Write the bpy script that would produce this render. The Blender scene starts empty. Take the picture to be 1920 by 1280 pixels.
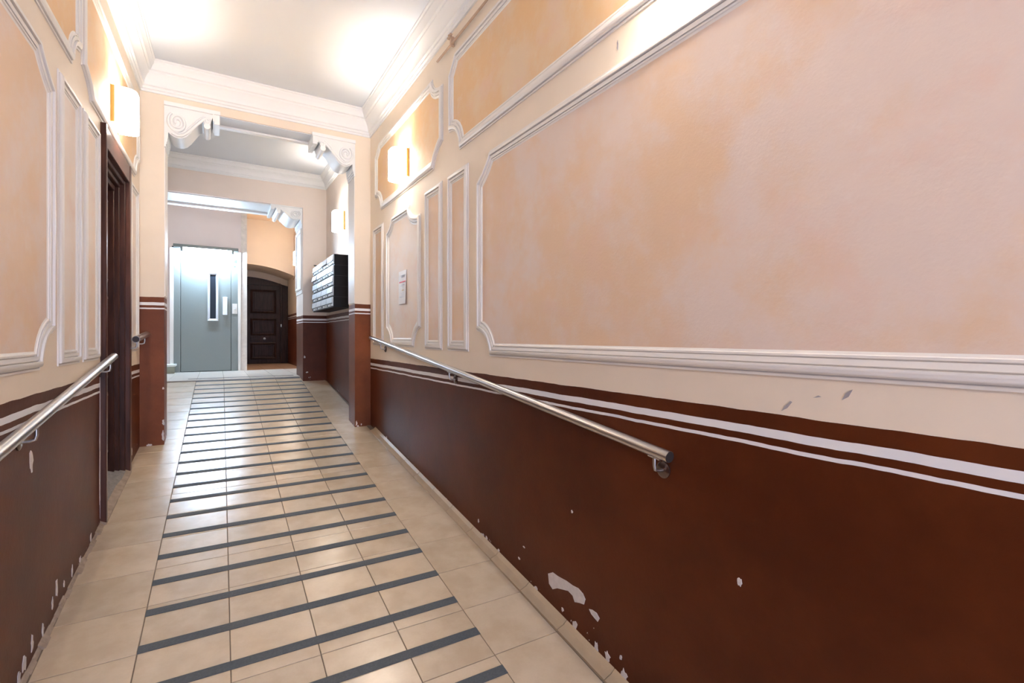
import bpy, bmesh, math, random
from mathutils import Vector, Matrix
random.seed(7)
S = bpy.context.scene
COL = S.collection

# ------------------------------------------------------------------ camera, world, light, exposure
F_PX = 920.0
cam_d = bpy.data.cameras.new('camera'); cam = bpy.data.objects.new('camera', cam_d); COL.objects.link(cam)
cam_d.sensor_width = 36; cam_d.lens = 36 * F_PX / 1920; cam_d.shift_y = -8 / 1920; cam_d.clip_start = .05
cam.location = (0, 0, 1.62); cam.rotation_euler = (math.pi / 2, 0, -math.atan(555 / 920))
S.camera = cam
w = bpy.data.worlds.new('world'); S.world = w; w.use_nodes = True
w.node_tree.nodes['Background'].inputs[0].default_value = (.62, .74, 1, 1)
w.node_tree.nodes['Background'].inputs[1].default_value = 1.0
S.view_settings.view_transform = 'Standard'; S.view_settings.look = 'None'
S.view_settings.exposure = 1.14; S.view_settings.gamma = 1; S.view_settings.use_curve_mapping = False
SCONCE_W = 16.0; SCONCE_EMIT = 12.0; SCONCE_COL = (1, .955, .895)
TUBE_EMIT = 360.0; DAY_W = 100.0; DAY_COL = (.62, .71, 1)
day = bpy.data.lights.new('daylight', 'AREA'); day.energy = DAY_W; day.color = DAY_COL; day.shape = 'RECTANGLE'; day.size = 1.5; day.size_y = 2.9
day_o = bpy.data.objects.new('daylight', day); COL.objects.link(day_o)
day_o.location = (.42, -3.32, 1.45); day_o.rotation_euler = (math.radians(90), 0, 0)

# ------------------------------------------------------------------ dimensions (metres, floor 0 under the camera)
XR = 1.434; SLOPE = .124; RAMP_END = 8.25; ZL = SLOPE * RAMP_END
RAMP0 = -1.1; Z0 = SLOPE * RAMP0
YP1, YP1B = 5.346, 5.62; YP2, YP2B = 7.825, 8.5; CEIL = 4.03; YREAR = -3.2
def xl(y): return -.6318 + .0206 * (y - 2.43)
def fz(y): return Z0 if y < RAMP0 else (SLOPE * y if y < RAMP_END else ZL)

# ------------------------------------------------------------------ materials
def mat(name):
    m = bpy.data.materials.new(name); m.use_nodes = True
    nt = m.node_tree; b = nt.nodes['Principled BSDF']
    return m, nt, b
def N(nt, t, **k):
    n = nt.nodes.new(t)
    for a, v in k.items():
        if a.startswith('_'): n.inputs[a[1:].replace('_', ' ')].default_value = v
        else: setattr(n, a, v)
    return n
def math_n(nt, op, a, b=None, c=None, clamp=False):
    n = nt.nodes.new('ShaderNodeMath'); n.operation = op; n.use_clamp = clamp
    for i, v in enumerate((a, b, c)):
        if v is None: continue
        if isinstance(v, (int, float)): n.inputs[i].default_value = v
        else: nt.links.new(v, n.inputs[i])
    return n.outputs[0]
def mix(nt, fac, a, b):
    n = nt.nodes.new('ShaderNodeMix'); n.data_type = 'RGBA'
    for i, v in ((0, fac), (6, a), (7, b)):
        if isinstance(v, (int, float)): n.inputs[i].default_value = v
        elif isinstance(v, tuple): n.inputs[i].default_value = (*v, 1) if len(v) == 3 else v
        else: nt.links.new(v, n.inputs[i])
    return n.outputs[2]
def coords(nt): return N(nt, 'ShaderNodeTexCoord').outputs['Object']
def noise(nt, co, scale, detail=4, rough=.55, scl=None):
    if scl:
        mp = N(nt, 'ShaderNodeMapping'); mp.inputs['Scale'].default_value = scl; nt.links.new(co, mp.inputs[0]); co = mp.outputs[0]
    n = N(nt, 'ShaderNodeTexNoise', _Scale=scale, _Detail=detail, _Roughness=rough); nt.links.new(co, n.inputs['Vector'])
    return n.outputs['Fac']
def ramp(nt, v, a, b):      # smooth 0..1 between a and b
    n = N(nt, 'ShaderNodeMapRange'); n.interpolation_type = 'SMOOTHSTEP'
    n.inputs[1].default_value = a; n.inputs[2].default_value = b; nt.links.new(v, n.inputs[0]); return n.outputs[0]
def bump(nt, b, h, strength, dist=.01):
    n = N(nt, 'ShaderNodeBump', _Strength=strength, _Distance=dist); nt.links.new(h, n.inputs['Height']); nt.links.new(n.outputs[0], b.inputs['Normal'])
def plain(name, col, rough=.5, metal=0, nscale=0, var=.1, bmp=0, coat=0, spec=.5):
    m, nt, b = mat(name); b.inputs['Specular IOR Level'].default_value = spec; b.inputs['Roughness'].default_value = rough; b.inputs['Metallic'].default_value = metal
    if coat: b.inputs['Coat Weight'].default_value = coat
    co = coords(nt); n = noise(nt, co, nscale or 12)
    dark = tuple(c * (1 - var) for c in col); lite = tuple(min(1, c * (1 + var)) for c in col)
    nt.links.new(mix(nt, n, dark, lite), b.inputs['Base Color'])
    if bmp: bump(nt, b, noise(nt, co, (nscale or 12) * 6), bmp, .004)
    return m
def emit(name, col, s, base=(.9, .9, .88)):
    m, nt, b = mat(name); b.inputs['Base Color'].default_value = (*base, 1); b.inputs['Emission Color'].default_value = (*col, 1); b.inputs['Emission Strength'].default_value = s
    return m

CREAM = (.82, .705, .575); DADO = (.097, .020, .0045); STRIPE = (.82, .81, .82)
def wall_mat(name, top, cream=CREAM, dado=DADO, chips=True):
    """painted plaster: cream above, oxblood dado below, two white hand-painted lines"""
    m, nt, b = mat(name); co = coords(nt)
    sx = N(nt, 'ShaderNodeSeparateXYZ'); nt.links.new(co, sx.inputs[0])
    wob = math_n(nt, 'MULTIPLY', math_n(nt, 'SUBTRACT', noise(nt, co, 5, 3), .5), .012)
    z = math_n(nt, 'SUBTRACT', math_n(nt, 'ADD', sx.outputs[2], wob), top)     # 0 at the top of the dado
    def band(lo, hi): return math_n(nt, 'MULTIPLY', math_n(nt, 'GREATER_THAN', z, lo), math_n(nt, 'LESS_THAN', z, hi))
    isd = math_n(nt, 'LESS_THAN', z, 0)
    white = math_n(nt, 'MAXIMUM', band(-.073, -.047), band(-.107, -.095))
    big = noise(nt, co, 1.6, 5, .6); fine = noise(nt, co, 60, 3)
    d1 = tuple(c * .72 for c in dado); d2 = (dado[0] * 1.25, dado[1] * 1.35, dado[2] * 1.3)
    dc = mix(nt, ramp(nt, big, .3, .7), d1, d2)
    dc = mix(nt, math_n(nt, 'MULTIPLY', fine, .25), dc, (dado[0] * .6, dado[1] * .6, dado[2] * .6))
    cc = mix(nt, ramp(nt, big, .3, .75), tuple(c * .96 for c in cream), tuple(min(1, c * 1.03) for c in cream))
    c = mix(nt, isd, cc, dc); c = mix(nt, white, c, STRIPE)
    if chips:
        hgt = math_n(nt, 'SUBTRACT', sx.outputs[2], math_n(nt, 'MINIMUM', math_n(nt, 'MULTIPLY', sx.outputs[1], SLOPE), ZL))
        cn = noise(nt, co, 26, 3, .55)
        thr = math_n(nt, 'ADD', .66, math_n(nt, 'MULTIPLY', hgt, .9))
        chip = math_n(nt, 'MULTIPLY', math_n(nt, 'GREATER_THAN', cn, thr), isd)
        c = mix(nt, chip, c, (.62, .56, .53))
    nt.links.new(c, b.inputs['Base Color'])
    nt.links.new(math_n(nt, 'SUBTRACT', .62, math_n(nt, 'MULTIPLY', isd, .20)), b.inputs['Roughness'])
    nt.links.new(math_n(nt, 'SUBTRACT', .4, math_n(nt, 'MULTIPLY', isd, .2)), b.inputs['Specular IOR Level'])
    h = math_n(nt, 'ADD', math_n(nt, 'MULTIPLY', big, 2.0), math_n(nt, 'MULTIPLY', fine, .25))
    bump(nt, b, h, .25, .008)
    return m
def panel_mat(name, warm, pale, bias=.5):
    m, nt, b = mat(name); co = coords(nt)
    a = noise(nt, co, 1.1, 6, .62); d = noise(nt, co, 4.5, 6, .65); g = noise(nt, co, 90, 2)
    f = math_n(nt, 'ADD', math_n(nt, 'MULTIPLY', a, .55), math_n(nt, 'MULTIPLY', d, .45))
    sx = N(nt, 'ShaderNodeSeparateXYZ'); nt.links.new(co, sx.inputs[0])
    f = math_n(nt, 'ADD', f, math_n(nt, 'MULTIPLY', ramp(nt, sx.outputs[1], 2.6, .2), .10))       # the glaze is brushed thinner towards the street end
    c = mix(nt, ramp(nt, f, bias - .09, bias + .10), warm, pale)
    c = mix(nt, math_n(nt, 'MULTIPLY', ramp(nt, noise(nt, co, 7, 5, .7), .55, .8), .35), c, (.83, .76, .72))
    c = mix(nt, math_n(nt, 'MULTIPLY', ramp(nt, noise(nt, co, 3.4, 5, .65, (1, 1, 1.25)), .50, .70), .45), c, (.77, .535, .43))
    nt.links.new(c, b.inputs['Base Color']); b.inputs['Roughness'].default_value = .6
    bump(nt, b, math_n(nt, 'ADD', d, math_n(nt, 'MULTIPLY', g, .25)), .3, .006)
    return m
def tile_mat(name, c1, c2, c3, rough):
    m, nt, b = mat(name); co = coords(nt)
    oi = N(nt, 'ShaderNodeObjectInfo')
    cv = N(nt, 'ShaderNodeVectorMath', operation='ADD'); nt.links.new(co, cv.inputs[0])
    mul = N(nt, 'ShaderNodeVectorMath', operation='SCALE'); nt.links.new(oi.outputs['Location'], mul.inputs[0]); mul.inputs['Scale'].default_value = 3.7
    nt.links.new(mul.outputs[0], cv.inputs[1])
    n1 = noise(nt, cv.outputs[0], 5, 5, .6); n2 = noise(nt, cv.outputs[0], 110, 2)
    c = mix(nt, ramp(nt, n1, .3, .7), c1, c2); c = mix(nt, math_n(nt, 'MULTIPLY', n2, .22), c, c3)
    hv = N(nt, 'ShaderNodeHueSaturation'); nt.links.new(c, hv.inputs['Color'])
    nt.links.new(math_n(nt, 'ADD', .94, math_n(nt, 'MULTIPLY', oi.outputs['Random'], .12)), hv.inputs['Value'])
    nt.links.new(hv.outputs[0], b.inputs['Base Color']); b.inputs['Specular IOR Level'].default_value = .85
    b.inputs['Roughness'].default_value = rough
    return m
def wood_mat(name, a, c, rough=.35, spec=.35):
    m, nt, b = mat(name); co = coords(nt); b.inputs['Specular IOR Level'].default_value = spec
    n = noise(nt, co, 5, 6, .6, (6, 6, .7)); nt.links.new(mix(nt, ramp(nt, n, .3, .7), a, c), b.inputs['Base Color'])
    b.inputs['Roughness'].default_value = rough; bump(nt, b, n, .15, .004); return m

M = {}
M['wall_room'] = wall_mat('room_plaster', 1.39)
M['wall_pier'] = wall_mat('pier_plaster', 1.975, dado=(.185, .050, .016))
M['wall_vest'] = wall_mat('vestibule_plaster', 1.945, cream=(.80, .69, .61))
M['wall_land'] = wall_mat('landing_plaster', 2.13, cream=(.80, .66, .53), dado=(.17, .045, .022))
M['wall_lift'] = plain('lift_wall_paint', (.80, .71, .69), .6, nscale=2, var=.05)
M['peel'] = plain('peeling_cream_paint', (.74, .68, .62), .6, nscale=18, var=.22)
M['panel'] = panel_mat('peach_glaze', (.76, .54, .365), (.755, .615, .53), .52)
M['panel_hi'] = panel_mat('orange_glaze', (.77, .50, .265), (.77, .58, .385), .55)
M['panel_slim'] = panel_mat('pale_peach_glaze', (.80, .65, .53), (.80, .71, .65), .5)
M['mould'] = plain('white_moulding_paint', (.81, .765, .715), .45, nscale=7, var=.04)
M['white'] = plain('white_cornice_paint', (.83, .83, .82), .5, nscale=5, var=.03)
M['ceil'] = plain('ceiling_paint', (.70, .735, .785), .7, nscale=2, var=.03)
M['ceil_peach'] = plain('peach_ceiling_paint', (.78, .58, .42), .7, nscale=2, var=.03)
M['tile'] = tile_mat('beige_tile', (.51, .395, .275), (.61, .49, .36), (.45, .34, .225), .26)
M['tile_back'] = tile_mat('terracotta_tile', (.42, .24, .14), (.50, .32, .2), (.35, .2, .12), .4)
M['tile_land'] = tile_mat('tube_lit_landing_tile', (.60, .55, .49), (.68, .63, .57), (.53, .48, .42), .28)  # landing tile painted whiter, the fluorescent light put into its colour
M['grout'] = plain('grout', (.17, .125, .09), .9, nscale=30, var=.2)
M['strip'] = plain('grey_grip_tape', (.075, .085, .095), .75, nscale=120, var=.35, bmp=.3)
M['skirt'] = plain('beige_skirting', (.44, .32, .20), .4, nscale=9, var=.15)
M['mortar'] = plain('grey_mortar', (.33, .25, .19), .9, nscale=25, var=.45, bmp=.6)
M['plaster_chip'] = plain('bare_plaster', (.66, .60, .57), .85, nscale=30, var=.25, bmp=.5)
M['dark_mark'] = plain('scuff_mark', (.36, .33, .34), .8, nscale=60, var=.3)
M['steel'] = plain('brushed_steel', (.56, .535, .52), .3, 1, nscale=50, var=.06)
M['cap'] = plain('dark_tube_end', (.06, .045, .04), .5, .6)
M['rosette'] = plain('brown_reflection_rosette', (.20, .15, .13), .22, .9)  # reflection of the brown wall put into the steel's base colour
M['brass'] = plain('brass', (.70, .47, .18), .35, 1)
M['wood'] = wood_mat('dark_mahogany', (.035, .012, .008), (.075, .027, .017), .32, .22)
M['wood_trim'] = wood_mat('mahogany_trim', (.05, .018, .012), (.10, .038, .025), .3, .25)
M['wood_back'] = wood_mat('dark_oak', (.020, .008, .006), (.042, .018, .014), .42, .18)
M['lift_grey'] = plain('grey_lift_enamel', (.225, .25, .24), .5, nscale=70, var=.06)
M['lift_line'] = plain('dark_gap', (.04, .045, .05), .8)
M['alu'] = plain('pale_aluminium', (.74, .77, .82), .35, .3)
M['glass_dark'] = plain('dark_lift_glass', (.016, .020, .028), .35, spec=.2)
M['green'] = plain('green_sticker', (.05, .32, .22), .5)
M['black'] = plain('black_enamel', (.010, .010, .011), .5, spec=.2)
M['box_silver'] = plain('silver_letterbox', (.62, .67, .72), .3, .35, nscale=20, var=.05)
M['label'] = plain('white_label', (.82, .82, .80), .5)
M['ink'] = plain('printed_ink', (.05, .05, .06), .6)
M['paper'] = plain('white_paper', (.86, .86, .88), .6, nscale=20, var=.02)
M['red'] = plain('red_print', (.72, .06, .08), .6)
M['yellow'] = plain('ochre_print', (.72, .50, .18), .6)
M['blue'] = plain('pale_blue_print', (.50, .62, .78), .6)
M['pipe'] = plain('peach_painted_pipe', (.52, .35, .23), .5, nscale=14, var=.3)
M['stone'] = plain('pale_marble', (.74, .76, .72), .35, nscale=6, var=.08)
M['stone_dark'] = plain('greenish_stone', (.30, .31, .24), .5, nscale=12, var=.2)
M['dust'] = plain('dusty_sill', (.22, .20, .19), .85, nscale=40, var=.5, bmp=.6)
M['glow'] = emit('lit_opal_glass', SCONCE_COL, SCONCE_EMIT)
M['tube'] = emit('lit_fluorescent_tube', (.56, .76, 1), TUBE_EMIT)
m, nt, b = mat('door_glass'); M['glass'] = m
tr = N(nt, 'ShaderNodeBsdfTransparent'); gl = N(nt, 'ShaderNodeBsdfGlossy', _Roughness=.02); mx = N(nt, 'ShaderNodeMixShader', _Fac=.08)
nt.links.new(tr.outputs[0], mx.inputs[1]); nt.links.new(gl.outputs[0], mx.inputs[2]); nt.links.new(mx.outputs[0], nt.nodes['Material Output'].inputs[0])

# ------------------------------------------------------------------ mesh helpers
def ident(x, y, z): return (x, y, z)
def ML(y, z, h): return (xl(y) + h, y, z)              # left wall: along, up, out of the wall
def MR(y, z, h): return (XR - h, y, z)                 # right wall
class MB:
    def __init__(s): s.bm = bmesh.new()
    def hexa(s, pts):
        v = [s.bm.verts.new(p) for p in pts]
        for f in ((0, 3, 2, 1), (4, 5, 6, 7), (0, 1, 5, 4), (1, 2, 6, 5), (2, 3, 7, 6), (3, 0, 4, 7)): s.bm.faces.new([v[i] for i in f])
        return s
    def box(s, a0, a1, b0, b1, c0, c1, mp=ident):
        return s.hexa([mp(*p) for p in ((a0, b0, c0), (a1, b0, c0), (a1, b1, c0), (a0, b1, c0), (a0, b0, c1), (a1, b0, c1), (a1, b1, c1), (a0, b1, c1))])
    def prism(s, poly, c0, c1, mp=ident):               # polygon (a,b) extruded in c
        lo = [s.bm.verts.new(mp(a, b, c0)) for a, b in poly]; hi = [s.bm.verts.new(mp(a, b, c1)) for a, b in poly]
        n = len(poly); s.bm.faces.new(lo); s.bm.faces.new(hi)
        for i in range(n): s.bm.faces.new((lo[i], lo[(i + 1) % n], hi[(i + 1) % n], hi[i]))
        return s
    def frame(s, poly, prof, mp=ident):                 # closed moulding: prof = (inset, height) pairs
        rings = [[s.bm.verts.new(mp(a, b, h)) for a, b in inset(poly, d)] for d, h in prof]
        n = len(poly); k = len(rings)
        for j in range(k):
            A, B = rings[j], rings[(j + 1) % k]
            for i in range(n): s.bm.faces.new((A[i], A[(i + 1) % n], B[(i + 1) % n], B[i]))
        return s
    def tube(s, pts, r, n=14, cap=True):
        pts = [Vector(p) for p in pts]; rings = []; up = None
        rr = r if isinstance(r, (list, tuple)) else [r] * len(pts)
        for i, p in enumerate(pts):
            t = (pts[min(i + 1, len(pts) - 1)] - pts[max(i - 1, 0)]).normalized()
            if up is None:
                up = Vector((0, 0, 1)) if abs(t.z) < .9 else Vector((1, 0, 0))
            side = t.cross(up).normalized(); up = side.cross(t).normalized()
            rings.append([s.bm.verts.new(p + (side * math.cos(a) + up * math.sin(a)) * rr[i]) for a in [2 * math.pi * q / n for q in range(n)]])
        for A, B in zip(rings, rings[1:]):
            for i in range(n): s.bm.faces.new((A[i], A[(i + 1) % n], B[(i + 1) % n], B[i]))
        if cap: s.bm.faces.new(rings[0]); s.bm.faces.new(rings[-1])
        return s
    def build(s, name, m, parent=None, smooth=0, bevel=0):
        bm = s.bm
        if bevel: bmesh.ops.bevel(bm, geom=list(bm.edges), offset=bevel, segments=1, affect='EDGES', clamp_overlap=True)
        bmesh.ops.recalc_face_normals(bm, faces=bm.faces)
        me = bpy.data.meshes.new(name); bm.to_mesh(me); bm.free()
        if smooth:
            for p in me.polygons: p.use_smooth = True
            me.set_sharp_from_angle(angle=math.radians(smooth))
        me.materials.append(M[m]); return link(name, me, parent)
def link(name, me, parent=None):
    o = bpy.data.objects.new(name, me); COL.objects.link(o)
    if parent is not None:
        o.parent = parent; o.matrix_parent_inverse = Matrix.Translation(parent.location).inverted() if parent.type == 'EMPTY' else Matrix.Identity(4)
    return o
def inset(poly, d):
    if d == 0: return poly
    n = len(poly); area = sum(poly[i][0] * poly[(i + 1) % n][1] - poly[(i + 1) % n][0] * poly[i][1] for i in range(n)); sg = 1 if area > 0 else -1
    out = []
    for i in range(n):
        p0, p1, p2 = Vector(poly[i - 1]), Vector(poly[i]), Vector(poly[(i + 1) % n])
        e1, e2 = (p1 - p0).normalized(), (p2 - p1).normalized()
        n1, n2 = Vector((-e1.y, e1.x)) * sg, Vector((-e2.y, e2.x)) * sg
        q = (n1 + n2) / max(.35, 1 + n1.dot(n2)); out.append((p1.x + q.x * d, p1.y + q.y * d))
    return out
def tag(o, label, cat, group=None, kind=None):
    o['label'] = label; o['category'] = cat
    if group: o['group'] = group
    if kind: o['kind'] = kind
    return o
def empty(name, loc):
    o = bpy.data.objects.new(name, None); o.empty_display_size = .1; o.location = loc; COL.objects.link(o); return o
def corner_poly(y0, y1, z0, z1, bl=None, br=None, tr_=None, tl=None):
    """rectangle whose corners may be notched by a concave curve (dy, dz, k)"""
    P = []
    def arc(p0, p1, c):
        for i in range(9):
            t = i / 8; P.append(((1 - t) ** 2 * p0[0] + 2 * t * (1 - t) * c[0] + t * t * p1[0], (1 - t) ** 2 * p0[1] + 2 * t * (1 - t) * c[1] + t * t * p1[1]))
    for (cy, cz, sy, sz, spec, first) in ((y0, z0, 1, 1, bl, 'z'), (y1, z0, -1, 1, br, 'y'), (y1, z1, -1, -1, tr_, 'z'), (y0, z1, 1, -1, tl, 'y')):
        if not spec: P.append((cy, cz)); continue
        dy, dz, k = spec
        a = (cy, cz + sz * dz); b_ = (cy + sy * dy, cz); c = (cy + sy * dy * k, cz + sz * dz * k)
        arc(a, b_, c) if first == 'z' else arc(b_, a, c)
    return P

# ------------------------------------------------------------------ floor: ramp and landing
g = MB()
prof = [(YREAR - .2, Z0), (RAMP0, Z0), (RAMP_END, ZL), (12.9, ZL), (12.9, -.6), (YREAR - .2, -.6)]
pts0 = [(y, z - (.004 if z > -.5 else 0)) for y, z in prof]
g.prism(pts0, -2.3, 1.6, lambda a, b_, c: (c, a, b_))
floor = g.build('floor', 'grout')
tag(floor, 'beige tiled ramp rising to a landing coloured as tube-lit, with grey grip strips', 'floor', kind='structure')
def slab_mesh(lx, ly, m, t=.012):
    g = MB(); g.box(-lx / 2, lx / 2, -ly / 2, ly / 2, -t, 0); bm = g.bm
    top = [e for e in bm.edges if all(abs(v.co.z) < 1e-6 for v in e.verts)]
    bmesh.ops.bevel(bm, geom=top, offset=.0016, segments=1, affect='EDGES'); bmesh.ops.recalc_face_normals(bm, faces=bm.faces)
    me = bpy.data.meshes.new('tile'); bm.to_mesh(me); bm.free(); me.materials.append(M[m]); return me
PX, PY = .332, .3285; J = .0035; DRIFT = .0075
ang = math.atan(SLOPE); tl_len = PY / math.cos(ang)
me_t = slab_mesh(PX - J, tl_len - J, 'tile'); me_l = slab_mesh(PX - J, PY - J, 'tile_land'); me_b = slab_mesh(PX - J, PY - J, 'tile_back')
def put_tile(me, x, y, z, rx=0, rz=-DRIFT, name='tile'):
    o = link(name, me, floor); o.location = (x, y, z); o.rotation_euler = (rx, 0, rz); return o
yref = 2.203 - PY * 10
r = 0
while True:
    yc = yref + (r + .5) * PY; r += 1
    if yc + PY / 2 > RAMP_END + .16: break
    if yc - PY / 2 < RAMP0: continue
    cols = range(-1, 5) if yc < YP1B + .1 else range(-3, 5)
    for cidx in cols:
        x = -.298 + (cidx + .5) * PX + DRIFT * yc
        put_tile(me_t, x, yc, SLOPE * yc + .0, ang)
ystart = yref + (r - 1) * PY
k = 0
while ystart + (k + .5) * PY < 12.5:
    yc = ystart + (k + .5) * PY; k += 1
    rng = range(-4, 5) if yc < 10.0 else range(2, 5)
    for cidx in rng:
        put_tile(me_b if yc > 10.15 else me_l, -.298 + (cidx + .5) * PX + DRIFT * 8.5, yc, ZL + .0005, 0, 0)
# grey anti-slip strips stuck across the ramp
me_s = bpy.data.meshes.new('grip_strip'); g = MB(); g.box(-.664, .664, -.0245, .0245, 0, .0025); bmesh.ops.recalc_face_normals(g.bm, faces=g.bm.faces); g.bm.to_mesh(me_s); g.bm.free(); me_s.materials.append(M['strip'])
y = 3.553 - .2516 * 15
while y < 8.1:
    put_tile(me_s, -.298 + 2 * PX + DRIFT * y, y, SLOPE * y + .0005, ang, -DRIFT + random.uniform(-.002, .002), 'grip_strip'); y += .2516
me_s2 = bpy.data.meshes.new('landing_strip'); g = MB(); g.box(-.78, .60, -.018, .018, 0, .0025); bmesh.ops.recalc_face_normals(g.bm, faces=g.bm.faces); g.bm.to_mesh(me_s2); g.bm.free(); me_s2.materials.append(M['strip'])
put_tile(me_s2, .44, 8.36, ZL + .0012, 0, 0, 'grip_strip')

# ------------------------------------------------------------------ skirting along the right wall
base = MB().prism([(YREAR, Z0 - .02), (RAMP0, Z0 - .02), (YP1, SLOPE * YP1 - .02), (YP1, SLOPE * YP1 + .006), (RAMP0, Z0 + .006), (YREAR, Z0 + .006)], 1.392, XR, lambda a, b_, c: (c, a, b_)).build('baseboard_right', 'grout')
tag(base, 'low sloping beige skirting along the foot of the brown right wall', 'skirting', kind='structure')
Lp = tl_len - .003
g = MB(); g.prism([(-.054, -.004), (-.054, .008), (-.040, .014), (-.018, .022), (-.002, .038), (0, .04), (0, -.004)], -Lp / 2, Lp / 2, lambda a, b_, c: (a, c, b_))
bmesh.ops.recalc_face_normals(g.bm, faces=g.bm.faces); me_k = bpy.data.meshes.new('skirting_tile'); g.bm.to_mesh(me_k); g.bm.free(); me_k.materials.append(M['skirt'])
r = 0
while True:
    yc = yref + (r + .5) * PY; r += 1
    if yc + PY / 2 > YP1: break
    if yc - PY / 2 < RAMP0: continue
    o = link('skirting_tile', me_k, base); o.location = (XR - .001, yc, SLOPE * yc); o.rotation_euler = (ang, 0, 0)
# ragged mortar along the left wall foot
mb = MB(); n = 70
for i in range(n):
    y0 = RAMP0 + (3.86 - RAMP0) * i / n; y1 = RAMP0 + (3.86 - RAMP0) * (i + 1) / n
    hh = random.uniform(.006, .022); ww = random.uniform(.010, .030)
    mb.hexa([(xl(y0), y0, fz(y0) - .004), (xl(y0) + ww, y0, fz(y0) - .004), (xl(y1) + ww, y1, fz(y1) - .004), (xl(y1), y1, fz(y1) - .004),
             (xl(y0), y0, fz(y0) + hh), (xl(y0) + .006, y0, fz(y0) + hh * .8), (xl(y1) + .006, y1, fz(y1) + hh * .8), (xl(y1), y1, fz(y1) + hh)])
bl = mb.build('baseboard_left', 'mortar')
tag(bl, 'ragged grey mortar line along the foot of the left wall', 'skirting', kind='structure')

# ------------------------------------------------------------------ walls
DY0, DY1, DZT = 3.87, 4.742, 2.90
T = .16
wr = MB().box(XR, XR + T, YREAR, YP1B, -.6, 4.3).build('wall_right', 'wall_room'); tag(wr, 'long right wall, peach panels above a brown painted dado', 'wall', kind='structure')
mb = MB()
def lseg(mb, y0, y1, z0, z1, t=.32):
    mb.hexa([(xl(y0) - t, y0, z0), (xl(y0), y0, z0), (xl(y1), y1, z0), (xl(y1) - t, y1, z0), (xl(y0) - t, y0, z1), (xl(y0), y0, z1), (xl(y1), y1, z1), (xl(y1) - t, y1, z1)])
lseg(mb, YREAR, DY0, -.6, 4.3); lseg(mb, DY1, YP1, -.6, 4.3); lseg(mb, DY0, DY1, DZT, 4.3)
wl = mb.build('wall_left', 'wall_room'); tag(wl, 'left wall with peach panels, brown dado and a dark doorway', 'wall', kind='structure')
# first archway
XA0, XA1, ZA = -.395, 1.268, 3.695
mb = MB(); xw = -2.3
mb.box(xw, XA0, YP1, YP1B, -.6, 4.3); mb.box(XA1, XR, YP1, YP1B, -.6, 4.3); mb.box(XA0, XA1, YP1, YP1B, ZA, 4.3)
wa = mb.build('wall_archway', 'wall_pier'); tag(wa, 'nearer square archway with brown-footed piers and white corbels', 'archway', kind='structure')
# vestibule walls
wv = MB().box(XR, XR + T, YP1B, YP2B, -.6, 4.3).build('wall_right_vestibule', 'wall_vest'); tag(wv, 'right wall between the two archways, behind the letterboxes', 'wall', kind='structure')
wv2 = MB().box(-2.3, -1.35, YP1B, YP2, -.6, 4.3).build('wall_left_vestibule', 'wall_vest'); tag(wv2, 'left wall between the two archways', 'wall', kind='structure')
XB0, XB1, ZB = -1.15, 1.103, 3.54
mb = MB(); mb.box(-2.3, XB0, YP2, YP2B, -.6, 4.3); mb.box(XB1, XR, YP2, YP2B, -.6, 4.3); mb.box(XB0, XB1, YP2, YP2B, ZB, 4.3)
wb = mb.build('wall_far_archway', 'wall_vest'); tag(wb, 'farther square archway in front of the lift landing', 'archway', kind='structure')
# landing
YE = 10.04; YARCH, YD = 11.45, 12.5; CL2 = 4.06
wl2 = MB().box(XR, XR + T, YP2B, 12.9, -.6, 4.3).build('wall_right_landing', 'wall_land'); tag(wl2, 'right wall of the back passage beyond the far archway', 'wall', kind='structure')
MB().box(-2.3, -2.14, YP2B, YE, -.6, 4.3).build('wall_left_landing', 'wall_land')
tag(bpy.data.objects['wall_left_landing'], 'left end wall of the lift landing', 'wall', kind='structure')
we = MB().box(-2.3, -.64, YE, YE + .3, -.6, 4.3).box(.335, .385, YE, YE + .3, -.6, 4.3).box(-.64, .335, YE, YE + .3, 3.16, 4.3).build('wall_lift', 'wall_lift'); tag(we, 'pinkish wall around the grey lift door', 'wall', kind='structure')
pe = MB().box(.385, .478, YE - .012, 12.9, -.6, 4.3).build('wall_lift_side', 'peel'); tag(pe, 'pale peeling end of the lift shaft wall', 'wall', kind='structure')
# arched wall with a shallow vault in front of the back door
mb = MB(); arc = []
for i in range(17):
    x = .47 + (XR + .01 - .47) * i / 16; tt = (x - .52) / .93; arc.append((x, 3.13 - .20 * max(0, tt) ** 2))
mb.prism([(.47, 4.3)] + arc + [(XR + .01, 4.3)], YARCH, YD, lambda a, b_, c: (a, c, b_))
wc = mb.build('wall_vault', 'wall_land', smooth=30); tag(wc, 'warm lit wall over the shallow arch of the back door', 'wall', kind='structure')
wd = MB().box(.47, XR + .01, YD + .06, YD + .3, -.6, 4.3).build('wall_back', 'wall_land'); tag(wd, 'end wall behind the dark back door', 'wall', kind='structure')
# rear wall with the glazed street door behind the camera
mb = MB(); mb.box(-1.1, -.35, YREAR - .2, YREAR, -.6, 4.3).box(1.2, 1.6, YREAR - .2, YREAR, -.6, 4.3).box(-.35, 1.2, YREAR - .2, YREAR, 2.95, 4.3)
wz = mb.build('wall_rear', 'wall_room'); tag(wz, 'street end wall behind the viewpoint', 'wall', kind='structure')
d4 = empty('door_4', (.42, YREAR - .08, Z0)); tag(d4, 'glazed street door behind the viewpoint', 'door', kind='structure')
mb = MB()
for a, b_ in ((-.35, -.27), (1.12, 1.2), (.385, .455)): mb.box(a, b_, YREAR - .12, YREAR - .06, Z0, 2.95)
for a, b_ in ((Z0, Z0 + .25), (2.87, 2.95), (2.2, 2.27)): mb.box(-.27, .385, YREAR - .12, YREAR - .06, a, b_).box(.455, 1.12, YREAR - .12, YREAR - .06, a, b_)
mb.build('door_frame', 'wood_trim', d4)
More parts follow.
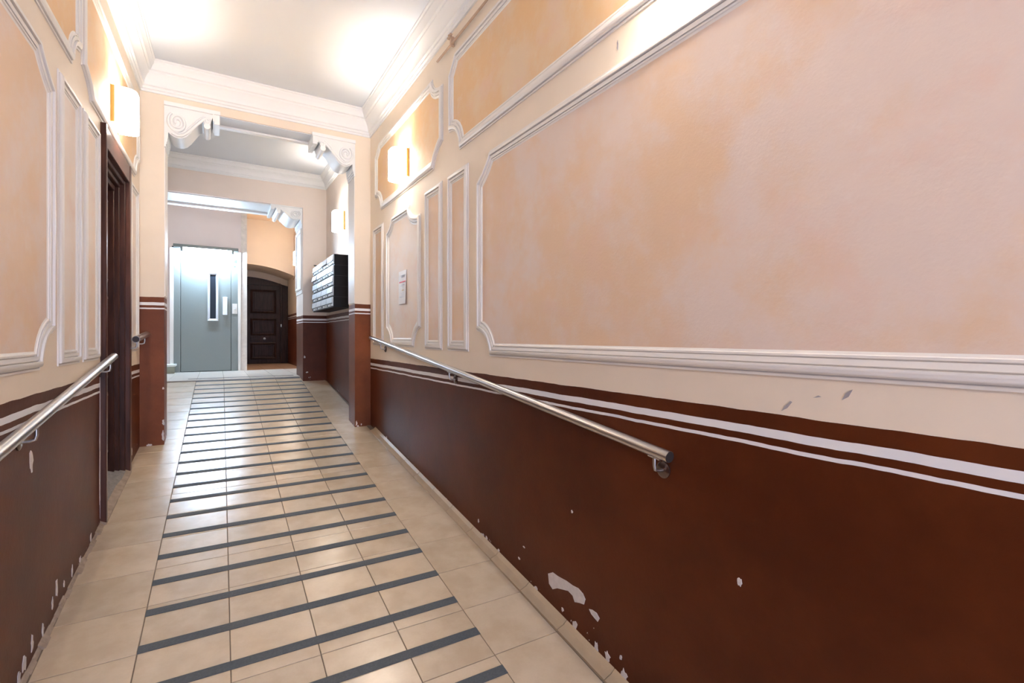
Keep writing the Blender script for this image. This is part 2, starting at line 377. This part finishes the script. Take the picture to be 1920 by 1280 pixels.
for a, b_ in ((-.27, .385), (.455, 1.12)):
    for c, d in ((Z0 + .25, 2.2), (2.27, 2.87)): MB().box(a, b_, YREAR - .095, YREAR - .088, c, d).build('pane', 'glass', d4)

# ceilings
c1 = MB().box(-1.1, 1.6, YREAR - .2, YP1, CEIL, 4.3).build('ceiling', 'ceil'); tag(c1, 'grey-white ceiling over the ramp hall', 'ceiling', kind='structure')
c2 = MB().box(-1.5, XR, YP1B, YP2, CEIL, 4.3).build('ceiling_vestibule', 'ceil'); tag(c2, 'grey ceiling between the two archways', 'ceiling', kind='structure')
c3 = MB().box(-2.3, 1.6, YP2B, 12.9, CL2, 4.31).build('ceiling_landing', 'ceil_peach'); tag(c3, 'peach ceiling over the lift landing', 'ceiling', kind='structure')
# the hall door space behind the left door is closed off
MB().box(-1.2, -1.05, DY0 - .1, DY1 + .1, -.6, 3.2).build('wall_left_closet', 'wood'); tag(bpy.data.objects['wall_left_closet'], 'dark space behind the left door', 'wall', kind='structure')

# ------------------------------------------------------------------ cornices
def cornice(name, poly, zb, zt, p, label):
    H = zt - zb
    pr = [(0, .0), (.10, 0), (.10, .07), (.19, .10), (.19, .17), (.30, .20), (.30, .28), (.36, .38), (.48, .50), (.62, .58), (.62, .64), (.74, .67), (.80, .76), (.92, .86), (.92, .93), (1, .95), (1, 1), (0, 1)]
    o = MB().frame(poly, [(d * p, h * H) for d, h in pr], lambda a, b_, h: (a, b_, zb + h)).build(name, 'white', smooth=25)
    tag(o, label, 'cornice', kind='structure')
cornice('trim_1', [(xl(YREAR), YREAR), (XR, YREAR), (XR, YP1), (xl(YP1), YP1)], 3.775, CEIL - .001, .125, 'stepped white plaster cornice around the ramp hall ceiling')
cornice('trim_2', [(-1.35, YP1B), (XR, YP1B), (XR, YP2), (-1.35, YP2)], 3.85, CEIL - .001, .105, 'white plaster cornice around the ceiling between the archways')

# ------------------------------------------------------------------ wall panels with mouldings
PROF = [(0, 0), (0, .010), (.009, .010), (.009, .004), (.013, .004), (.013, .022), (.018, .030), (.027, .036), (.036, .034), (.036, .011), (.041, .011), (.041, .022), (.057, .019), (.057, .005), (.061, .005), (.061, .015), (.068, .015), (.070, .008), (.080, .003), (.080, 0)]
PROF = [(d, h * .62) for d, h in PROF]
SLIM = [(d * .95, h * .9) for d, h in PROF]
def wall_panel(parent, mp, poly, m, prof=PROF):
    p = MB().prism(inset(poly, prof[-1][0] - .004), -.01, .0025, mp).build('wall_panel', m, parent)
    MB().frame(poly, [(d, h - (.004 if h == 0 else 0)) for d, h in prof], mp).build('moulding', 'mould', p, smooth=35)
    return p
A17 = (.17, .15, .85)
# right wall
wall_panel(wr, MR, corner_poly(-1.6, 2.805, 1.505, 2.755, (.17, .15, .85), (.175, .155, .9), (.175, .15, .62), (.17, .15, .62)), 'panel')
wall_panel(wr, MR, corner_poly(-1.6, 3.245, 2.905, 3.605, (.17, .17, .9), (.18, .18, .95), (.11, .12, .6), (.11, .12, .6)), 'panel_hi')
wall_panel(wr, MR, corner_poly(3.356, 5.132, 2.905, 3.605, (.18, .165, .7), (.2, .16, .95), (.15, .11, .6), (.2, .12, .95)), 'panel_hi')
wall_panel(wr, MR, corner_poly(2.93, 3.265, 1.525, 2.775), 'panel', SLIM)
wall_panel(wr, MR, corner_poly(3.37, 3.713, 1.525, 2.775), 'panel', SLIM)
wall_panel(wr, MR, corner_poly(3.815, 4.735, 1.535, 2.76, (.16, .165, .85), (.15, .155, .85), (.165, .12, .85), (.27, .13, .95)), 'panel_slim')
wall_panel(wr, MR, corner_poly(4.85, 5.208, 1.535, 2.765), 'panel', SLIM)
# left wall
wall_panel(wl, ML, corner_poly(-1.6, 2.905, 1.485, 2.842, (.17, .15, .85), (.175, .155, .9), (.2, .125, .62), (.17, .15, .62)), 'panel')
wall_panel(wl, ML, corner_poly(-1.6, 3.36, 2.975, 3.62, (.17, .15, .9), (.15, .13, .95), (.11, .12, .6), (.11, .12, .6)), 'panel_hi')
wall_panel(wl, ML, corner_poly(3.395, 5.24, 2.94, 3.62, (.19, .12, .7), (.18, .15, .9), (.15, .11, .6), (.15, .12, .6)), 'panel_hi')
wall_panel(wl, ML, corner_poly(2.985, 3.35, 1.487, 2.845), 'panel_slim', SLIM)
wall_panel(wl, ML, corner_poly(3.43, 3.775, 1.487, 2.845), 'panel_slim', SLIM)
wall_panel(wl, ML, corner_poly(4.825, 5.20, 1.505, 2.86), 'panel_slim', SLIM)

# ------------------------------------------------------------------ paint chips and scuffs
def chip(parent, mp, a, z, sa, sz, m='plaster_chip', h=.0016, n=13, seed=0):
    rnd = random.Random(seed); pts = []
    for i in range(n):
        t = 2 * math.pi * i / n; rr = rnd.uniform(.55, 1.1); pts.append((a + sa * rr * math.cos(t), z + sz * rr * math.sin(t)))
    MB().prism(pts, -.004, h, mp).build('paint_chip' if m == 'plaster_chip' else 'scuff_mark', m, parent)
for outline in ([(2.023, .43), (1.984, .452), (1.938, .451), (1.872, .457), (1.823, .456), (1.782, .461), (1.749, .451), (1.732, .433), (1.742, .405), (1.775, .397), (1.809, .385), (1.825, .408), (1.858, .415), (1.901, .403), (1.945, .39), (1.984, .368), (2.015, .382)],
                [(1.707, .401), (1.685, .408), (1.655, .408), (1.636, .393), (1.648, .373), (1.667, .378), (1.691, .386)], [(1.825, .287), (1.802, .299), (1.789, .289), (1.802, .26), (1.823, .246)]):
    MB().prism(outline, -.004, .0016, MR).build('paint_chip', 'plaster_chip', wr)
for i, (a, z, sa, sz) in enumerate([(2.133, .303, .016, .020), (1.903, .305, .010, .012), (2.733, .378, .022, .014), (2.79, .45, .01, .014), (2.683, .376, .014, .022),
        (2.529, .353, .014, .014), (.967, .839, .009, .017), (1.658, .252, .016, .035), (1.586, .255, .018, .026), (1.487, .232, .022, .030), (1.505, .296, .008, .012), (4.757, .631, .018, .022), (2.30, .40, .012, .008), (2.25, .48, .014, .005), (1.83, .80, .008, .008), (3.3, .44, .012, .012)]):
    chip(wr, MR, a, z, sa, sz, seed=i)
for i, (a, z, sa, sz) in enumerate([(2.978, .481, .016, .05), (2.917, .44, .012, .03), (2.659, .40, .014, .04), (2.571, .37, .022, .035), (2.788, .39, .016, .03), (2.517, .345, .02, .03), (2.647, 1.128, .022, .05), (3.094, .45, .012, .018), (3.231, .455, .015, .03), (4.93, 1.288, .018, .045), (4.881, .73, .03, .04), (3.61, .485, .02, .03), (3.382, .45, .02, .02), (2.42, .34, .02, .03), (4.95, .70, .03, .03)]):
    chip(wl, ML, a, z, sa, sz, seed=50 + i)
chip(wl, ML, 3.842, .95, .022, .44, seed=90, n=25)
def MP1(a, z, h): return (a, YP1 - h, z)
for i, (a, z, sa, sz) in enumerate([(-.402, .86, .010, .03), (-.404, .745, .010, .05), (-.402, 1.165, .008, .012), (-.50, .672, .03, .012), (1.285, .70, .010, .03), (1.30, .665, .012, .02), (1.335, .685, .008, .012)]):
    chip(wa, MP1, a, z, sa, sz, seed=120 + i)
def MP2(a, z, h): return (a, YP2 - h, z)
for i, (a, z, sa, sz) in enumerate([(1.125, 1.33, .014, .022), (1.16, 1.10, .022, .012)]): chip(wb, MP2, a, z, sa, sz, seed=140 + i)
for outline in ([(.832, 1.402), (.815, 1.412), (.800, 1.432), (.806, 1.434), (.822, 1.418)], [(.668, 1.452), (.652, 1.462), (.642, 1.482), (.650, 1.478), (.660, 1.470)], [(.742, 1.450), (.72, 1.455), (.728, 1.458)]):
    MB().prism(outline, -.004, .0012, MR).build('scuff_mark', 'dark_mark', wr)
chip(wr, MR, 1.524, 2.836, .004, .024, 'dark_mark', seed=203)

# ------------------------------------------------------------------ corbels
def corbel(parent, x0, sgn, ztop, W, Hh, y0, y1, front=.022):
    """scrolled plaster console: profile in x/z, extruded through the wall depth"""
    X = lambda d: x0 + sgn * d * W
    Z = lambda q: ztop - q * Hh
    prof = [(0, .0), (.86, .0), (.86, .17), (.83, .30), (.80, .44), (.775, .50), (.735, .50), (.705, .43), (.69, .36), (.66, .36), (.60, .44), (.52, .60), (.45, .74), (.38, .85), (.31, .90), (.24, .92), (.17, .90), (.11, .85), (.07, .80), (.06, .98), (0, 1)]
    c = MB().prism([(X(a), Z(b_)) for a, b_ in prof], y0, y1, lambda a, b_, h: (a, h, b_)).build('corbel', 'white', parent, smooth=40)
    mb = MB(); mb.box(min(X(0), X(1)), max(X(0), X(1)), y0 - front, y1, Z(.10), Z(-.0))
    mb.box(min(X(.885), X(.985)), max(X(.885), X(.985)), y0 - front * .5, y1, Z(.36), Z(.10)).box(min(X(.86), X(.885)), max(X(.86), X(.885)), y0 - front * .8, y1, Z(.30), Z(.10))
    mb.build('abacus', 'white', c)
    mb = MB(); yy = y0 - .004
    sp = []
    for i in range(60):
        t = i / 59; a = t * 2.3 * 2 * math.pi; r_ = .045 + .19 * t
        sp.append((X(.225 + r_ * .72 * math.cos(a + 2.2)), yy, Z(.50 + r_ * 1.15 * math.sin(a + 2.2))))
    mb.tube(sp, .0105, 8)
    sw = [(.13, .80), (.22, .86), (.31, .84), (.40, .74), (.48, .62), (.56, .48), (.63, .38), (.70, .28), (.76, .24)]
    mb.tube([(X(a), yy, Z(b_)) for a, b_ in sw], .0125, 8)
    sw = [(.16, .73), (.25, .79), (.33, .74), (.42, .62), (.50, .49), (.58, .36), (.66, .26), (.72, .20)]
    mb.tube([(X(a), yy, Z(b_)) for a, b_ in sw], .008, 8)
    s2 = []
    for i in range(30):
        t = i / 29; a = t * 1.5 * 2 * math.pi; r_ = .02 + .055 * t
        s2.append((X(.765 + r_ * .8 * math.cos(a)), yy, Z(.32 + r_ * 1.3 * math.sin(a))))
    mb.tube(s2, .008, 8)
    mb.build('scroll', 'white', c, smooth=60)
    # lower scroll roll
    MB().tube([(X(.755), y0 - .012, Z(.46)), (X(.755), y1, Z(.46))], .026, 16).build('scroll_roll', 'white', c, smooth=50)
    mb = MB()      # stepped cap on the pier below
    for i, (d, q0, q1) in enumerate(((.055, .98, 1.06), (.042, 1.06, 1.12), (.028, 1.12, 1.2))):
        a, b_ = X(0), X(d); mb.box(min(a, b_), max(a, b_), y0 - .002, y1, Z(q1), Z(q0))
    mb.build('pier_cap', 'white', c)
    return c
corbel(wa, XA0, 1, ZA + .022, .43, .335, YP1 - .012, YP1B)
corbel(wa, XA1, -1, ZA + .012, .43, .315, YP1 - .012, YP1B)
corbel(wb, XB1, -1, ZB + .01, .43, .22, YP2 + .03, YP2B)
corbel(wb, XB0, 1, ZB + .01, .43, .22, YP2 + .03, YP2B)
# soffit borders under the lintels
mb = MB(); mb.box(XA0, XA1, YP1B - .045, YP1B + .012, ZA - .022, ZA); mb.build('soffit_bead', 'white', wa)
MB().box(XA0 + .42, XA1 - .42, YP1 + .015, YP1B - .05, ZA - .006, ZA + .002).build('soffit_panel', 'ceil', wa)
mb = MB(); mb.box(XB0, XB1, YP2B - .10, YP2B + .01, ZB - .03, ZB); mb.build('soffit_bead', 'white', wb)
MB().box(XB0 + .40, XB1 - .40, YP2 + .05, YP2B - .13, ZB - .008, ZB + .002).build('soffit_panel', 'white', wb)
# white painted inner faces of the piers above the dado
MB().box(XA1 - .006, XA1 + .002, YP1 + .004, YP1B, 1.985, ZA - .3).build('pier_reveal', 'mould', wa)
MB().box(XA0 - .002, XA0 + .006, YP1 + .004, YP1B, 1.985, ZA - .3).build('pier_reveal', 'mould', wa)
MB().box(XB1 - .010, XB1 + .002, YP2 + .03, YP2B - .03, 2.27, ZB - .2).build('pier_reveal', 'mould', wb, bevel=.003)
MB().frame([(YP2 + .06, 2.33), (YP2B - .06, 2.33), (YP2B - .06, ZB - .3), (YP2 + .06, ZB - .3)], [(0, 0), (0, .014), (.02, .02), (.045, .012), (.05, 0)], lambda a, b_, h: (XB1 - .008 - h, a, b_)).build('pier_moulding', 'mould', wb)

# ------------------------------------------------------------------ left door (door_1)
d1 = empty('door_1', (xl(4.3) - .05, 4.3, fz(4.3))); tag(d1, 'dark mahogany door with moulded frame in the left wall', 'door', kind='structure')
def lb(mb, y0, y1, z0, z1, h0, h1): return mb.box(y0, y1, z0, z1, h0, h1, ML)
fr = MB(); lb(fr, DY0 - .025, DY0 + .010, .45, DZT + .03, -.10, .030); lb(fr, DY1 - .02, DY1 + .035, .55, DZT + .03, -.10, .024); lb(fr, DY0 + .015, DY1 - .02, DZT - .10, DZT + .03, -.10, .020)
fr.build('door_frame', 'wood_trim', d1, bevel=.004)
mb = MB()
lb(mb, DY1 - .05, DY1 - .02, .55, DZT - .10, -.10, -.004); lb(mb, DY1 - .075, DY1 - .05, .55, DZT - .12, -.10, -.035); lb(mb, DY1 - .115, DY1 - .075, .55, DZT - .15, -.10, -.06)
lb(mb, DY0 + .015, DY1 - .05, DZT - .13, DZT - .10, -.10, -.008); lb(mb, DY0 + .015, DY1 - .075, DZT - .16, DZT - .13, -.10, -.03); lb(mb, DY0 + .015, DY1 - .115, DZT - .20, DZT - .16, -.10, -.055)
lb(mb, DY0 + .015, DY0 + .05, .48, DZT - .10, -.10, -.02); lb(mb, DY0 + .05, DY0 + .08, .5, DZT - .16, -.10, -.05)
mb.build('jamb_moulding', 'wood', d1, bevel=.004)
leaf = MB(); lb(leaf, DY0 + .04, DY1 - .08, .62, DZT - .17, -.15, -.10); leaf = leaf.build('leaf', 'wood', d1)
for z0, z1 in ((2.02, 2.62), (1.32, 1.92), (.78, 1.22)):
    for ya, yb in ((DY0 + .13, DY0 + .38), (DY0 + .45, DY1 - .16)):
        MB().frame([(ya, z0), (yb, z0), (yb, z1), (ya, z1)], [(0, -.103), (0, -.088), (.02, -.082), (.04, -.096), (.045, -.103)], ML).build('leaf_panel', 'wood_trim', leaf)
MB().tube([ML(DY0 + .12, 1.62, -.10), ML(DY0 + .12, 1.62, -.04)], [.012, .022]).build('door_knob', 'brass', leaf, smooth=40)
sill = MB(); sill.hexa([ML(DY0 - .02, .44, -.15), ML(DY0 - .02, .44, .0), ML(DY1 - .05, .54, .0), ML(DY1 - .05, .54, -.15), ML(DY0 - .02, .60, -.15), ML(DY0 - .02, fz(DY0) + .015, .0), ML(DY1 - .05, fz(DY1) + .02, .0), ML(DY1 - .05, .66, -.15)])
sill.build('threshold', 'dust', d1)
MB().hexa([ML(DY0 - .03, .42, -.012), ML(DY0 - .03, .42, .03), ML(DY1, .54, .03), ML(DY1, .54, -.012), ML(DY0 - .03, fz(DY0) + .03, -.012), ML(DY0 - .03, fz(DY0) + .008, .03), ML(DY1, fz(DY1) + .008, .03), ML(DY1, fz(DY1) + .03, -.012)]).build('threshold_edge', 'mortar', d1)

# ------------------------------------------------------------------ back door (door_2)
d2 = empty('door_2', (.98, YD, ZL)); tag(d2, 'dark panelled back door with round knob under a shallow arch', 'door', kind='structure')
BX0, BX1 = .50, 1.40
def bb(mb, x0, x1, z0, z1, f0, f1): return mb.box(x0, x1, YD - f1, YD - f0, z0, z1)
leaf = bb(MB(), BX0 + .08, BX1 - .12, ZL, 2.86, -.05, .0).build('leaf', 'wood_back', d2)
def archz(x): return 3.01 - .20 * max(0, (x - .52) / .93) ** 2
top = [(BX0 - .03 + (XR - BX0 + .03) * i / 12, archz(BX0 - .03 + (XR - BX0 + .03) * i / 12) - .03) for i in range(13)]
MB().prism([(BX0 - .03, 2.80)] + top + [(XR, 2.80)], YD - .03, YD + .05, lambda a, b_, c: (a, c, b_)).build('arched_head', 'wood_back', d2)
mb = MB(); bb(mb, BX0 - .03, BX0 + .09, ZL, 2.80, -.05, .03); bb(mb, BX1 - .13, XR, ZL, 2.80, -.05, .03); bb(mb, BX1 - .10, BX1 - .08, ZL, 2.80, .03, .05); bb(mb, BX1 - .02, XR - .02, ZL, 2.80, .03, .045)
mb.build('door_frame', 'wood_back', d2, bevel=.004)
for z0, z1 in ((2.16, 2.70), (1.66, 2.05), (1.12, 1.50)):
    p = MB().frame([(.66, z0), (1.19, z0), (1.19, z1), (.66, z1)], [(0, -.002), (0, .012), (.02, .02), (.045, .006), (.05, -.002)], lambda a, b_, h: (a, YD - h, b_)).build('panel_moulding', 'wood_back', leaf)
    bb(MB(), .735, 1.115, z0 + .075, z1 - .075, -.002, .012).build('raised_panel', 'wood_back', leaf, bevel=.006)
bb(MB(), .66, 1.19, 1.53, 1.63, -.002, .010).build('lock_rail', 'wood_back', leaf, bevel=.004)
MB().tube([(.945, YD, 1.585), (.945, YD - .03, 1.585), (.945, YD - .045, 1.585), (.945, YD - .065, 1.585)], [.012, .012, .028, .012], 16).build('door_knob', 'alu', leaf, smooth=60)
bb(MB(), 1.275, 1.315, 1.855, 1.92, .03, .045).build('lock_plate', 'alu', d2, bevel=.006)

# ------------------------------------------------------------------ lift door (door_3)
d3 = empty('door_3', (-.14, YE, ZL)); tag(d3, 'grey steel lift door with a narrow upright window', 'door', kind='structure')
def eb(mb, x0, x1, z0, z1, f0, f1): return mb.box(x0, x1, YE - f1, YE - f0, z0, z1)
mb = MB(); eb(mb, -.609, -.517, ZL, 3.14, -.06, .018); eb(mb, .232, .335, ZL, 3.14, -.06, .018); eb(mb, -.517, .232, 3.06, 3.14, -.06, .018); mb.build('door_frame', 'lift_grey', d3, bevel=.003)
leaf = MB(); eb(leaf, -.510, .225, ZL + .012, 3.055, -.03, .012); leaf = leaf.build('leaf', 'lift_grey', d3, bevel=.002)
eb(MB(), -.64, .335, ZL - .02, 3.16, -.10, -.061).build('shaft_back', 'lift_line', d3)
MB().frame([(-.125, 1.905), (.035, 1.905), (.035, 2.745), (-.125, 2.745)], [(0, .010), (0, .03), (.012, .034), (.036, .018), (.036, .010)], lambda a, b_, h: (a, YE - h, b_)).build('window_frame', 'alu', leaf)
eb(MB(), -.092, .002, 1.938, 2.712, .010, .016).build('window_glass', 'glass_dark', leaf)
eb(MB(), .102, .172, 2.012, 2.325, .010, .040).build('handle', 'alu', leaf, bevel=.004)
eb(MB(), .248, .325, 2.035, 2.215, .016, .024).build('call_plate', 'peel', d3, bevel=.002)
MB().tube([(.286, YE - .022, 2.13), (.286, YE - .030, 2.13)], .012).build('call_button', 'alu', d3)
eb(MB(), .250, .318, 2.94, 3.0, .017, .020).build('sticker', 'green', d3)
eb(MB(), .270, .300, 2.86, 2.885, .017, .020).build('sticker', 'green', d3)
mb = MB(); eb(mb, -.668, -.612, ZL, 3.13, -.02, .03); eb(mb, .338, .382, ZL, 3.13, -.02, .03); mb.build('door_casing', 'mould', d3, bevel=.004)
# fluorescent fitting over the lift door
fl = empty('fluorescent_light', (-.13, YE - .05, 3.12)); tag(fl, 'lit fluorescent batten fixed over the grey lift door', 'light')
MB().box(-.609, .338, YE - .19, YE - .019, 3.125, 3.175).build('batten', 'lift_grey', fl, bevel=.004)
MB().tube([(-.47, YE - .16, 3.098), (.235, YE - .16, 3.098)], .019, 14).build('tube', 'tube', fl, smooth=40)
for x in (-.49, .25): MB().box(x - .018, x + .018, YE - .185, YE - .135, 3.07, 3.126).build('end_holder', 'lift_grey', fl, bevel=.003)
# stone step left of the lift
st = empty('stone_step', (-.9, 9.85, ZL)); tag(st, 'low stone step with a pale marble tread left of the lift', 'step')
MB().box(-1.7, -.59, 9.75, YE, ZL + .001, ZL + .115).build('riser', 'stone_dark', st)
MB().box(-1.7, -.565, 9.725, YE, ZL + .115, ZL + .150).build('tread', 'stone', st, bevel=.006)

# ------------------------------------------------------------------ wall lamps
def sconce(mp, y0, z0, label, light=SCONCE_W, name='wall_lamp'):
    base_p = mp(y0 + .125, z0, 0); root = empty(name, base_p); tag(root, label, 'lamp', 'square sconces with curved opal shades')
    W_, H_ = .25, .245
    MB().box(y0, y0 + W_, z0, z0 + H_, .001, .010, mp).build('back_plate', 'brass', root, bevel=.002)
    for ye in (y0, y0 + W_ - .014): MB().box(ye, ye + .014, z0, z0 + H_, .010, .024, mp).build('brass_edge', 'brass', root, bevel=.002)
    mb = MB(); pts = []; n = 14
    for i in range(n + 1):
        t = math.pi * i / n; pts.append((y0 + .125 - .108 * math.copysign(abs(math.cos(t)) ** .6, math.cos(t)), .03 + .105 * math.sin(t) ** .6 if 0 < i < n else .012))
    inn = [(y0 + .125 + (a - y0 - .125) * .95, h - .006 if h > .02 else h) for a, h in pts]
    lo, hi = z0 - .004, z0 + H_ + .004
    def V(p, z): return mb.bm.verts.new(mp(p[0], z, p[1]))
    a = [V(p, lo) for p in pts]; b_ = [V(p, hi) for p in pts]; c = [V(p, lo) for p in inn]; d = [V(p, hi) for p in inn]
    for i in range(n):
        for A, B in ((a, b_), (c, d), (a, c), (b_, d)): mb.bm.faces.new((A[i], A[i + 1], B[i + 1], B[i]))
    for i in (0, n): mb.bm.faces.new((a[i], b_[i], d[i], c[i]))
    mb.build('shade', 'glow', root, smooth=50)
    li = bpy.data.lights.new('bulb', 'POINT'); li.energy = light; li.color = SCONCE_COL; li.shadow_soft_size = .03
    lo_ = bpy.data.objects.new('bulb', li); COL.objects.link(lo_); lo_.location = mp(y0 + .125, z0 + H_ / 2, .050)
    lo_.parent = root; lo_.matrix_parent_inverse = Matrix.Translation(root.location).inverted()
    return root
ZS = 3.013
sconce(MR, 4.098, ZS, 'lit brass-edged sconce on the right wall in the panel nearest the archway')
sconce(MR, 1.10, ZS, 'lit brass-edged sconce in the long upper panel of the right wall')
sconce(ML, 4.128, ZS + .03, 'lit brass-edged sconce on the left wall above the dark door')
sconce(ML, -.60, ZS + .03, 'added unseen sconce in the left upper panel, put in to light the hall')  # unseen lamp, added to brighten the walls of the hall
sconce(MR, 6.56, ZS, 'lit sconce on the wall above the letterboxes')
sconce(MR, 10.32, ZS + .03, 'lit sconce in the back passage, half hidden by the far archway')

# ------------------------------------------------------------------ handrails
def rail(name, p0, p1, wallmp, brackets, label, r_=.0212):
    p0, p1 = Vector(p0), Vector(p1)
    root = empty(name, p0); tag(root, label, 'handrail')
    d = (p1 - p0).normalized()
    MB().tube([p0, p1], r_, 24).build('rail_tube', 'steel', root, smooth=40)
    for p, s in ((p0, -1), (p1, 1)): MB().tube([p + d * s * .0002, p + d * s * .002], r_ * .93, 20).build('end_cap', 'cap', root)
    for t in brackets:
        p = p0 + (p1 - p0) * t; bz = p.z - .075
        wall = Vector(wallmp(p.y, bz, 0)); arm = Vector((p.x, p.y, bz)); inward = (arm - wall).normalized()
        br = MB().tube([p - Vector((0, 0, r_ * .8)), Vector((p.x, p.y, bz + .022)), Vector((p.x, p.y, bz + .006)) - inward * .004, arm - inward * .02, wall + inward * .004], .0062, 10).build('bracket', 'steel', root, smooth=50)
        mb = MB(); q = p - Vector((0, 0, r_ + .001)); mb.tube([q - d * .028, q + d * .028], .006, 8); mb.build('saddle', 'steel', br)
        MB().tube([wall + inward * .0005, wall + inward * .006, wall + inward * .009], [.031, .031, .024], 24).build('rosette', 'rosette', br, smooth=30)
    return root
rail('handrail', (1.383, 1.206, 1.193), (1.383, 5.14, 1.616), MR, (.018, .49, .91), 'long steel handrail sloping up the right wall')
def lrail(y, z): return (xl(y) + .052, y, z)
rail('handrail', lrail(.9, 1.085), lrail(3.93, 1.50), ML, (.10, .53, .965), 'steel handrail sloping up the left wall towards the dark door')
rail('handrail', lrail(4.76, 1.604), lrail(5.335, 1.646), ML, (.10, .80), 'short steel handrail stub between the dark door and left pier', .025)

# ------------------------------------------------------------------ letterboxes
mbx = empty('letterbox_bank', (1.32, 6.9, 1.98)); tag(mbx, 'black bank of silver-fronted letterboxes on the right wall', 'letterboxes')
MY0, MY1, MZ0, MZ1, MXF = 6.17, 7.61, 1.985, 2.625, 1.20
rows, colsn = 5, 4; rh = (MZ1 - MZ0) / rows; cw = (MY1 - MY0) / colsn
def fx(z): return MXF + .012 * (z - MZ0) / (MZ1 - MZ0)
mb = MB(); mb.prism([(fx(MZ0) + .012, MZ0), (XR - .001, MZ0), (XR - .001, MZ1), (fx(MZ1) + .012, MZ1)], MY0, MY1, lambda a, b_, c: (a, c, b_)); body = mb.build('cabinet', 'black', mbx)
for i in range(rows):
    z0, z1 = MZ0 + i * rh, MZ0 + (i + 1) * rh
    MB().box(fx(z0) - .001, XR - .002, MY0 - .0015, MY0, z1 - .004, z1 - .001).build('seam', 'lift_line', mbx)
    for j in range(colsn):
        y0, y1 = MY0 + j * cw + .006, MY0 + (j + 1) * cw - .006
        x = fx(z0)
        dr = MB().box(x, x + .012, y0, y1, z0 + .012, z1 - .006).build('letterbox_door', 'box_silver', mbx, bevel=.002)
        lift = .012 if (i, j) in ((4, 1), (3, 3)) else 0
        MB().hexa([(x - .010 - lift, y0 + .004, z0 + .050), (x - .001, y0 + .004, z0 + .050), (x - .001, y1 - .004, z0 + .050), (x - .010 - lift, y1 - .004, z0 + .050), (x - .004, y0 + .004, z1 - .008), (x, y0 + .004, z1 - .008), (x, y1 - .004, z1 - .008), (x - .004, y1 - .004, z1 - .008)]).build('flap', 'box_silver', dr)
        MB().box(x - .002, x, y0 + .006, y1 - .006, z0 + .042, z0 + .050).build('slot_shadow_gap', 'black', dr)
        MB().box(x - .003, x, y0 + .03, y0 + .18, z0 + .016, z0 + .038).build('name_card', 'label', dr)
        MB().box(x - .0036, x - .003, y0 + .045, y0 + .10 + .05 * random.random(), z0 + .023, z0 + .031).build('printed_name', 'ink', dr)
        MB().tube([(x, y1 - .05, z0 + .027), (x - .006, y1 - .05, z0 + .027)], .010, 12).build('lock', 'black', dr)
fy = MB().hexa([(1.22, 7.40, MZ1 + .001), (1.30, 7.40, MZ1 + .001), (1.30, 7.46, MZ1 + .001), (1.22, 7.46, MZ1 + .001), (1.19, 7.40, MZ1 + .018), (1.30, 7.40, MZ1 + .008), (1.30, 7.46, MZ1 + .008), (1.19, 7.46, MZ1 + .018)]).build('folded_leaflet', 'black'); tag(fy, 'dark folded leaflet lying on top of the letterbox bank', 'leaflet')

# ------------------------------------------------------------------ notice on the right wall
pn = empty('paper_notice', MR(4.265, 1.915, .004)); tag(pn, 'white paper notice with red and ochre print pinned to a wall panel', 'notice')
def sheet(name, ya, yb, za, zb, h0, h1, m): # lower near corner curls out
    return MB().hexa([MR(ya, za, h0 + .012), MR(yb, za, h0), MR(yb, zb, h0), MR(ya, zb, h0), MR(ya, za, h1 + .012), MR(yb, za, h1), MR(yb, zb, h1), MR(ya, zb, h1)]).build(name, m, pn)
sheet('sheet', 4.16, 4.37, 1.917, 2.214, .004, .006, 'paper')
sheet('red_heading', 4.165, 4.35, 2.108, 2.122, .0065, .0072, 'red'); sheet('ochre_mark', 4.20, 4.29, 2.035, 2.046, .0075, .0085, 'yellow')
for z in (2.17, 2.155, 2.09, 2.078, 2.01, 1.995, 1.98): sheet('text_line', 4.19, 4.34 - random.uniform(0, .05), z, z + .004, .0078, .0088, 'blue')

# ------------------------------------------------------------------ painted pipe under the right cornice
pp = empty('painted_pipe', MR(3.4, 3.672, .02)); tag(pp, 'thin peach painted pipe below the right cornice', 'pipe')
MB().tube([MR(3.42, 3.672, .022), MR(3.40, 3.672, .022), MR(-3.0, 3.672, .022)], .0075, 12).build('pipe_run', 'pipe', pp, smooth=40)
for yy in (3.16, 1.6, 0): MB().box(yy - .008, yy + .008, 3.655, 3.725, .001, .034, MR).build('clip', 'pipe', pp, bevel=.004)
mb = MB()
for i in range(6):
    a = i * math.pi / 3; mb.tube([MR(3.16, 3.72, .03), MR(3.16 + .030 * math.cos(a), 3.72 + .017 * math.sin(a), .036)], [.005, .008], 8)
mb.build('flower_boss', 'pipe', pp, smooth=40)
# thin cable in the back passage
cb = MB().tube([(XR - .012, 10.45, 3.03), (XR - .012, 10.55, 2.97), (XR - .012, 11.1, 2.92), (XR - .012, 11.43, 2.86)], .008, 8).build('lamp_cable', 'pipe', smooth=50); tag(cb, 'thin painted cable running from the back passage sconce', 'cable')
